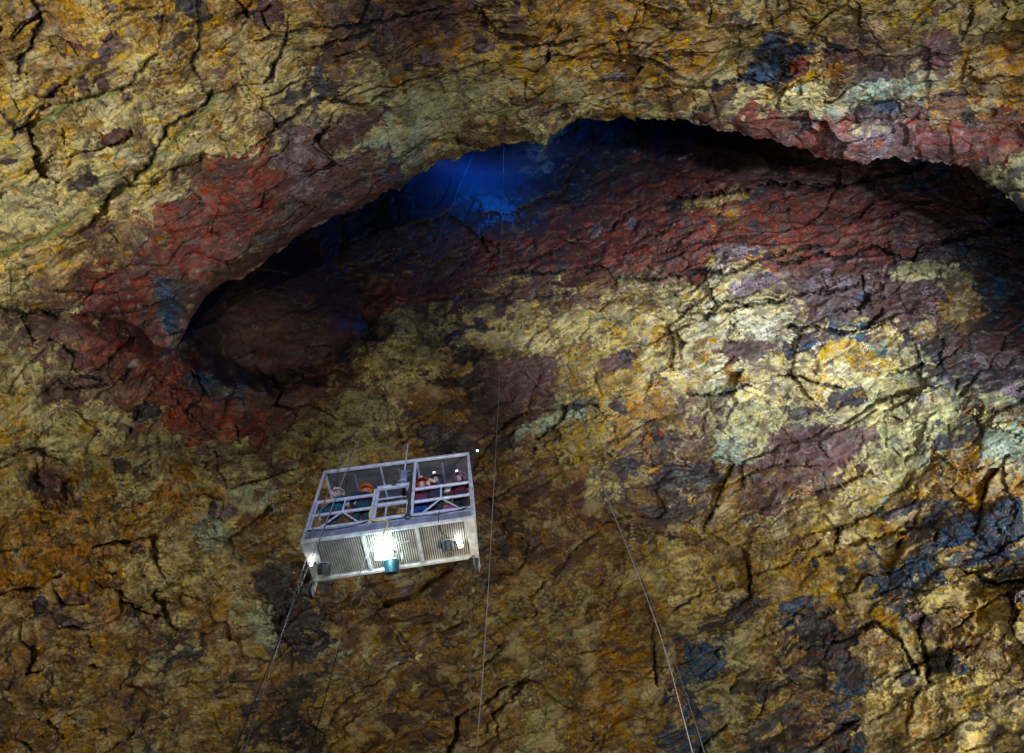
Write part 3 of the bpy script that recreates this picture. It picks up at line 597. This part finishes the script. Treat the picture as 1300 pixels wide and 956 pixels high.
for x in (.03, W_ - .03):
    rail('handrail', (x, .065, 1.19), (x, D_ - .065, 1.19), .05); rail('mid_rail', (x, .065, .72), (x, D_ - .065, .72), .045)
    rail('diagonal_brace', (x, .08, .3), (x, D_ - .08, .70), .03)
for x in (.09,): rail('stanchion', (x, .06, .3), (x, .06, 1.16), .05)
for x in (1.45, 2.38): MB().bar((x, .03, .25), (x, .03, 1.36 if x < 2 else H_ - .07), .07, .07).build('gate_post', M_alu, plat)
MB().bar((1.45, D_ - .03, 1.2), (1.45, D_ - .03, H_ - .07), .05, .05).build('hanger_post', M_alu, plat)
gate = MB().bar((1.50, .0, 1.36), (2.33, .0, 1.36), .09, .09).bar((1.53, .0, .36), (1.53, .0, 1.31), .06, .06).bar((2.27, .0, .36), (2.27, .0, 1.31), .05, .05).bar((1.57, .0, .78), (2.24, .0, .78), .07, .07).bar((1.57, .0, .34), (2.24, .0, .34), .06, .06).build('gate', M_alu, plat)
MB().box((1.9, -.05, 1.36), (.12, .03, .05)).build('latch', M_dark, gate)
MB().box((W_ / 2, D_ / 2, H_ + .012), (W_ - .02, D_ - .02, .012), bev=0).build('roof_panel', pc, plat)
for i in range(3): MB().box((.75 + i * 1.15, D_ * .62, H_ - .03), (.05, D_ - .16, .02)).build('roof_bar', M_board, plat)
# castors under the rear corners
for x in (.03, W_ - .06):
    k = MB().cyl((x, D_ - .05, -.06), (x, D_ - .05, -.11), .045).box((x - .065, D_ - .04, -.21), (.014, .12, .22)).box((x + .065, D_ - .04, -.21), (.014, .12, .22)).box((x, D_ - .04, -.112), (.14, .12, .014)).build('castor', M_white, plat)
    wv = MB(); wv.cyl((x - .045, D_ - .02, -.29), (x + .045, D_ - .02, -.29), .135, n=28); wv.build('wheel', M_wheel, k, True)
    MB().torus((x, D_ - .02, -.29), (1, 0, 0), .125, .04).build('tyre', M_rub, k, True)
# buffer drums with lamps under the deck
for i, (x, y, mt) in enumerate(((.36, .70, M_dark), (1.83, .90, M_teal), (3.14, .56, M_dark))):
    lamp = MB(); r = .14 if i != 1 else .17
    lamp.cyl((x, y, -.035), (x, y, -.085), .06).cyl((x, y - .02, -.09), (x, y + .10, -.33 if i == 1 else -.25), r, r * .86, n=30)
    fl = lamp.build('floodlight', mt, plat)
    MB().torus((x, y - .02, -.095), (0, .4, -1), r, .014).build('rim', M_wheel, fl, True)
    if i == 1:
        MB().box((1.74, .42, -.20), (.37, .07, .36), Matrix.Rotation(math.radians(18), 3, 'X'), .03).build('lens', M_bright, fl)
        for bx_ in (1.54, 1.94): MB().bar((bx_, .44, -.19), (bx_, .66, -.06), .02, .04).build('bracket', M_dark, fl)
    elif i == 2:
        MB().box((3.40, .56, -.11), (.11, .36, .10), Matrix.Rotation(math.radians(-8), 3, 'Z'), .02).build('lens', M_bright2, fl)
        MB().bar((3.24, .56, -.12), (3.36, .56, -.12), .05, .03).build('bracket', M_dark, fl)
    else:
        MB().box((.13, .52, -.10), (.06, .28, .05), Matrix.Rotation(math.radians(14), 3, 'Z'), .02).build('lens', M_bright3, fl)  # added glowing piece that whitens the left end plate
        MB().bar((.17, .6, -.09), (.30, .64, -.12), .05, .03).build('bracket', M_dark, fl)
# spot lamp outside the upper right corner
s_ = MB().cyl((W_ + .16, .06, H_ - .06), (W_ + .22, -.08, H_ - .10), .08, .065).bar((W_ + .01, .05, H_ - .12), (W_ + .16, .05, H_ - .07), .03, .03).build('spotlight', M_dark, plat)
MB().cyl((W_ + .224, -.088, H_ - .102), (W_ + .228, -.10, H_ - .105), .03).build('lens', M_spot, s_)
# hoist bracket with rod, hose and wiring at the gate
b_ = MB().box((2.13, -.05, 1.62), (.16, .10, .34)).bar((2.0, -.05, 1.48), (2.35, -.04, 1.72), .035, .035).bar((2.13, -.05, 1.45), (2.13, -.05, 1.82), .05, .05).bar((1.98, -.05, 1.86), (2.3, -.05, 1.80), .03, .03).build('hoist_bracket', M_board, plat)
MB().cyl((2.13, -.05, 1.8), (2.14, -.02, 3.0), .022, .014, 8).build('mast_rod', M_alu, b_)
for k in range(7):
    th = k * .9; MB().tube(spline([(2.2 + .12 * math.cos(th), -.07, 1.72 + .08 * math.sin(th)), (2.32 + .03 * math.cos(th), -.08, 1.35), (2.3 + .05 * math.sin(th), -.08, .9), (2.33 + .04 * math.cos(th + 2), -.08, .5), (2.30 + .06 * math.cos(th), -.08, .22 + .03 * math.sin(th))]), .011, 5).build('wiring', M_rub if k % 2 else M_dark, b_)
m = MB(); m.ball((2.31, -.07, .23), .085, (1, .6, .9)); m.build('junction_box', M_dark, b_, True)
MB().tube(spline([(1.46, -.03, .78), (1.42, -.04, .55), (1.46, -.05, .34), (1.62, -.05, .25), (1.78, -.05, .25), (1.86, -.05, .18), (1.87, -.04, .05), (1.80, .0, -.08), (1.74, .25, -.12)]), .018).build('hose', M_yel, plat, True)
MB().tube(spline([(.08, -.03, .27), (.6, -.03, .20), (1.1, -.03, .22), (1.42, -.04, .30)]), .010).build('wiring', M_rub, plat)
MB().tube(spline([(2.35, -.03, .25), (2.9, -.03, .21), (3.3, -.03, .23), (3.7, -.03, .30)]), .010).build('wiring', M_rub, plat)
MB().tube(spline([(1.97, -.02, .06), (2.0, .2, -.08), (2.12, .36, -.10), (2.3, .34, -.09)]), .012).build('wiring', M_white, plat)
MB().tube(spline([(2.10, .66, -.10), (2.08, .8, -.16), (2.05, .92, -.12)]), .016).build('wiring', M_white, plat)
MB().tube(spline([(3.02, -.03, .3), (3.0, -.02, .02), (3.03, .2, -.08), (3.12, .34, -.09)]), .010).build('wiring', M_rub, plat)

# ------------------------------------------------------------------ cables
GRP = None
def cable(label, pts, r, m, mt=M_cable):
    o = MB().tube(pts, r, 6).build('cable', mt, None, True); tag(o, label, 'cable'); return o
def through(px, py, r, top=(611, 168, 95), zend=0.0):
    a = Vector(at(*top)); q = Vector(at(px, py, r)); d = (q - a); t = (zend - a.z) / d.z; e = a + d * t
    return [a + (e - a) * k / 40 for k in range(41)]
cable('pale guide cable crossing in front of the platform\'s left bay and running to the floor', through(399, 700, 11.9), .010, 0)
ql = Vector(PM @ Vector((.16, -.02, .02))); aa = Vector(at(613, 168, 94))
cable('hoist cable from the blue shaft ending at the platform\'s lower left front edge', [aa + (ql - aa) * k / 40 for k in range(41)], .009, 0, M_cabled)
p0 = Vector(PM @ Vector((.03, .45, -.05))); p1 = Vector(at(338, 866, 9.4)); e = p0 + (p1 - p0) * 3.2
cable('bright stay cable hanging from the white left end of the platform deck', [p0 + (e - p0) * k / 20 for k in range(21)], .010, 0)
L0 = Vector(PM @ Vector((1.72, .25, -.1)))
dn = Vector(PM @ Vector((1.42, .30, -.3)))
cable('pale blue power lead looping out of the big lamp and hanging down', spline([L0, L0.lerp(dn, .55) + Vector((0, 0, .06)), dn, dn + Vector((-.05, .02, -.6)), dn + Vector((-.07, .03, -1.6)), dn + Vector((-.08, .05, -4)), dn + Vector((-.1, .05, -9.3))]), .009, 0, M_pcable)
cable('pale rope hanging free just right of the platform', spline([at(640, 176, 60), at(636.5, 330, 36), at(634, 470, 24), at(630, 560, 17.5), at(625, 650, 14.5), at(619, 760, 12), at(612, 866, 10.3), at(604, 960, 9), at(596, 1080, 7.6)]), .011, 0)
cable('thin dark rope passing behind the platform\'s right end', spline([at(609, 250, 62), at(604, 440, 27), at(600.5, 575, 18), at(599, 720, 14.5), at(597, 866, 12), at(595, 960, 10.5), at(592, 1080, 9)]), .010, 0, M_cabled)
cable('left strand of the slanting cable pair in the lower right of the wall', spline([at(612, 170, 95), at(690, 395, 30), at(735, 520, 19), at(756, 590, 16.5), at(776, 645, 15), at(800, 705, 13.6), at(827, 775, 12.2), at(848, 840, 11.2), at(872, 930, 10), at(900, 1040, 8.8), at(930, 1180, 7.8)]), .011, 0)
cable('right strand of the slanting cable pair in the lower right of the wall', spline([at(614, 170, 95), at(691, 395, 30), at(736, 520, 19), at(757, 590, 16.5), at(777, 645, 15), at(802, 705, 13.6), at(833, 778, 12.2), at(858, 845, 11.2), at(886, 930, 10), at(918, 1040, 8.8), at(955, 1180, 7.8)]), .009, 0, M_cabled)
cable('lone cable visible high up in the blue shaft opening', spline([at(624, 172, 88), at(623, 215, 70), at(621, 262, 56), at(618, 300, 49)]), .035, 0)
cable('short bright cable end on the maroon rock at the lower right', spline([at(1052, 598, 27.0), at(1062, 608, 26.6), at(1078, 628, 26.2), at(1100, 655, 26.4)]), .016, 0)

# ------------------------------------------------------------------ people on the platform
SKIN = mat('skin', (.52, .31, .23), .6, 0, 20, .15)
def person(a, b, tall, turn, jacket, trousers, helmet, label, pose, lean=0.0, hair=None):
    mj = mat('jacket_cloth', jacket, .8, 0, 14, .4, .01); mt_ = mat('trouser_cloth', trousers, .85, 0, 14, .4, .01); mh = mat('helmet_shell', helmet, .35, 0, 6, .15)
    V = []; E_ = []; R_ = []; T_ = []
    def v(p, r, kind, par=None):
        V.append(Vector(p)); R_.append(r); T_.append(kind); i = len(V) - 1
        if par is not None: E_.append((par, i))
        return i
    ly = lambda z: lean * max(0, z - .95)
    pel = v((0, 0, .93), .15, 't'); sp = v((0, ly(1.12), 1.12), .145, 'j', pel); ch = v((0, ly(1.32), 1.32), .165, 'j', sp)
    nb_ = v((0, ly(1.47), 1.46), .07, 'j', ch); nk = v((0, ly(1.5) + .01, 1.52), .058, 's', nb_); hd = v((0, ly(1.6) + .03, 1.60), .088, 's', nk); ht = v((0, ly(1.7) + .025, 1.68), .082, 's', hd)
    v((0, ly(1.6) + .122, 1.605), .016, 's', hd)
    for s in (-1, 1):
        sh = v((s * .185, ly(1.40), 1.39), .075, 'j', ch)
        ex_, ey_, ez_ = pose[0 if s < 0 else 1][0]; hx, hy, hz_ = pose[0 if s < 0 else 1][1]
        el_ = v((ex_, ey_, ez_), .052, 'j', sh); wr = v((hx, hy, hz_), .032, 's', el_)
        d = (Vector((hx, hy, hz_)) - Vector((ex_, ey_, ez_))).normalized(); sd = d.cross(Vector((0, 0, 1))).normalized() if abs(d.z) < .9 else Vector((1, 0, 0))
        pm = v(Vector((hx, hy, hz_)) + d * .07, .034, 's', wr)
        for k in range(4):
            f0 = v(V[pm] + d * .035 + sd * (.024 - .016 * k), .010, 's', pm); f1 = v(V[f0] + d * .03 + Vector((0, 0, -.018)), .009, 's', f0); v(V[f1] + Vector((0, 0, -.026 + .003 * k)) + d * .004, .008, 's', f1)
        t0_ = v(V[wr] + d * .03 + sd * .04, .011, 's', wr); v(V[t0_] + d * .03 + Vector((0, 0, -.012)), .009, 's', t0_)
        hp = v((s * .095, 0, .86), .105, 't', pel); kn = v((s * .11, .04, .48), .068, 't', hp); an = v((s * .115, 0, .12), .045, 't', kn); v((s * .125, .15, .045), .042, 'b', an)
    me = bpy.data.meshes.new('person'); me.from_pydata([tuple(p) for p in V], E_, [])
    tmp = bpy.data.objects.new('person', me); C.objects.link(tmp)
    sk = tmp.modifiers.new('skin', 'SKIN'); 
    for i, d in enumerate(me.skin_vertices[0].data): d.radius = (R_[i], R_[i]); d.use_root = (i == 0)
    ss = tmp.modifiers.new('sub', 'SUBSURF'); ss.levels = 2; ss.render_levels = 2
    dg = bpy.context.evaluated_depsgraph_get(); out = bpy.data.meshes.new_from_object(tmp.evaluated_get(dg)); bpy.data.objects.remove(tmp)
    out.materials.clear(); mats = {'j': mj, 't': mt_, 's': SKIN, 'b': M_rub}; keys = list(mats)
    for k in keys: out.materials.append(mats[k])
    for p in out.polygons:
        p.use_smooth = True; best = 9; bk = 'j'
        for (i, j) in E_:
            ab = V[j] - V[i]; t = max(0, min(1, (p.center - V[i]).dot(ab) / max(ab.length_squared, 1e-9))); q = V[i] + ab * t
            dd = (p.center - q).length - (R_[i] + (R_[j] - R_[i]) * t)
            if dd < best: best = dd; bk = T_[j] if t > .5 else T_[i]
            if T_[i] == 'j' and T_[j] == 's' and dd == best and t < .9 and V[j].z < 1.5: bk = 'j'
        p.material_index = keys.index(bk)
    o = bpy.data.objects.new('person', out); C.objects.link(o)
    hc = V[ht]
    m = MB(); vs = m.ball((0, 0, 0), .150, (.93, 1.12, .86), 20, 12)
    bmesh.ops.delete(m.bm, geom=[x for x in vs if x.co.z < -.012], context='VERTS')
    m.torus((0, .012, -.008), (0, 0, 1), .150, .012, 22, 6); m.bar((0, -.12, .06), (0, .13, .06), .02, .05)
    bmesh.ops.translate(m.bm, vec=hc + Vector((0, -.01, .005)), verts=m.bm.verts)
    hm = m.build('helmet', mh, o, True)
    MB().box(hc + Vector((0, .145, .05)), (.06, .04, .045)).build('headlamp', M_head if a > 2.6 else M_white, hm)
    for s in (-1, 1):
        m = MB(); m.ball(V[hd] + Vector((s * .033, .087, .022)), .011); m.build('eye', M_rub, o, True)
    if hair:
        m = MB(); m.ball(V[hd] + Vector((0, -.035, -.01)), .095, (1, .8, 1.2)); m.build('hair', mat('hair', hair, .7), o, True)
    k = tall / 1.82
    o.matrix_world = PM @ Matrix.Translation((a, b, .05)) @ Matrix.Rotation(math.radians(turn), 4, 'Z') @ Matrix.Scale(k, 4)
    tag(o, label, 'person'); return o
RAILH = (((-.30, .10, 1.16), (-.26, .30, 1.20)), ((.30, .10, 1.16), (.26, .30, 1.20)))
DOWN = (((-.27, -.02, 1.12), (-.28, .12, .88)), ((.27, -.02, 1.12), (.28, .12, .88)))
BENT = (((-.28, .12, 1.16), (-.08, .32, 1.22)), ((.28, .12, 1.16), (.08, .32, 1.24)))
P_ = [person(.42, .34, 1.86, 150, (.0, .10, .17), (.06, .06, .09), (.60, .45, .43), 'person in a teal jacket and pale helmet at the platform\'s left end', RAILH),
 person(1.12, .30, 1.98, 20, (.018, .022, .045), (.008, .04, .055), (.60, .14, .02), 'person in a dark navy jacket and orange helmet facing into the platform', BENT, .12),
 person(2.52, .42, 1.92, 175, (.16, .025, .03), (.008, .05, .22), (.50, .06, .05), 'person in red and blue with a red helmet beside the gate wiring', RAILH),
 person(2.90, .32, 1.90, 165, (.03, .035, .06), (.025, .03, .05), (.07, .06, .055), 'person in dark clothes and a black helmet right of the gate', BENT),
 person(3.50, .36, 1.90, 160, (.13, .015, .035), (.02, .02, .03), (.28, .13, .24), 'person in a maroon jacket and mauve helmet at the platform\'s right end', DOWN, 0, (.05, .03, .02))]
m = MB(); m.ball((0, 0, .2), .2, (.8, .55, 1.0)); m.bar((-.08, .12, .25), (-.08, .12, .36), .02, .04); bag = m.build('backpack', mat('magenta_cloth', (.45, .02, .35), .7, 0, 9, .3, .01), None, True)
bag.matrix_world = PM @ Matrix.Translation((3.22, .2, .24)); tag(bag, 'magenta backpack low behind the right bay of the railing', 'backpack')
m = MB(); m.ball((0, 0, .22), .24, (1.1, .6, .95)); m.bar((-.08, .14, .3), (-.08, .14, .42), .02, .04); bag = m.build('backpack', mat('blue_cloth', (.01, .09, .40), .7, 0, 9, .3, .01), None, True)
bag.matrix_world = PM @ Matrix.Translation((2.12, .3, .22)); tag(bag, 'royal blue backpack low behind the platform gate', 'backpack')
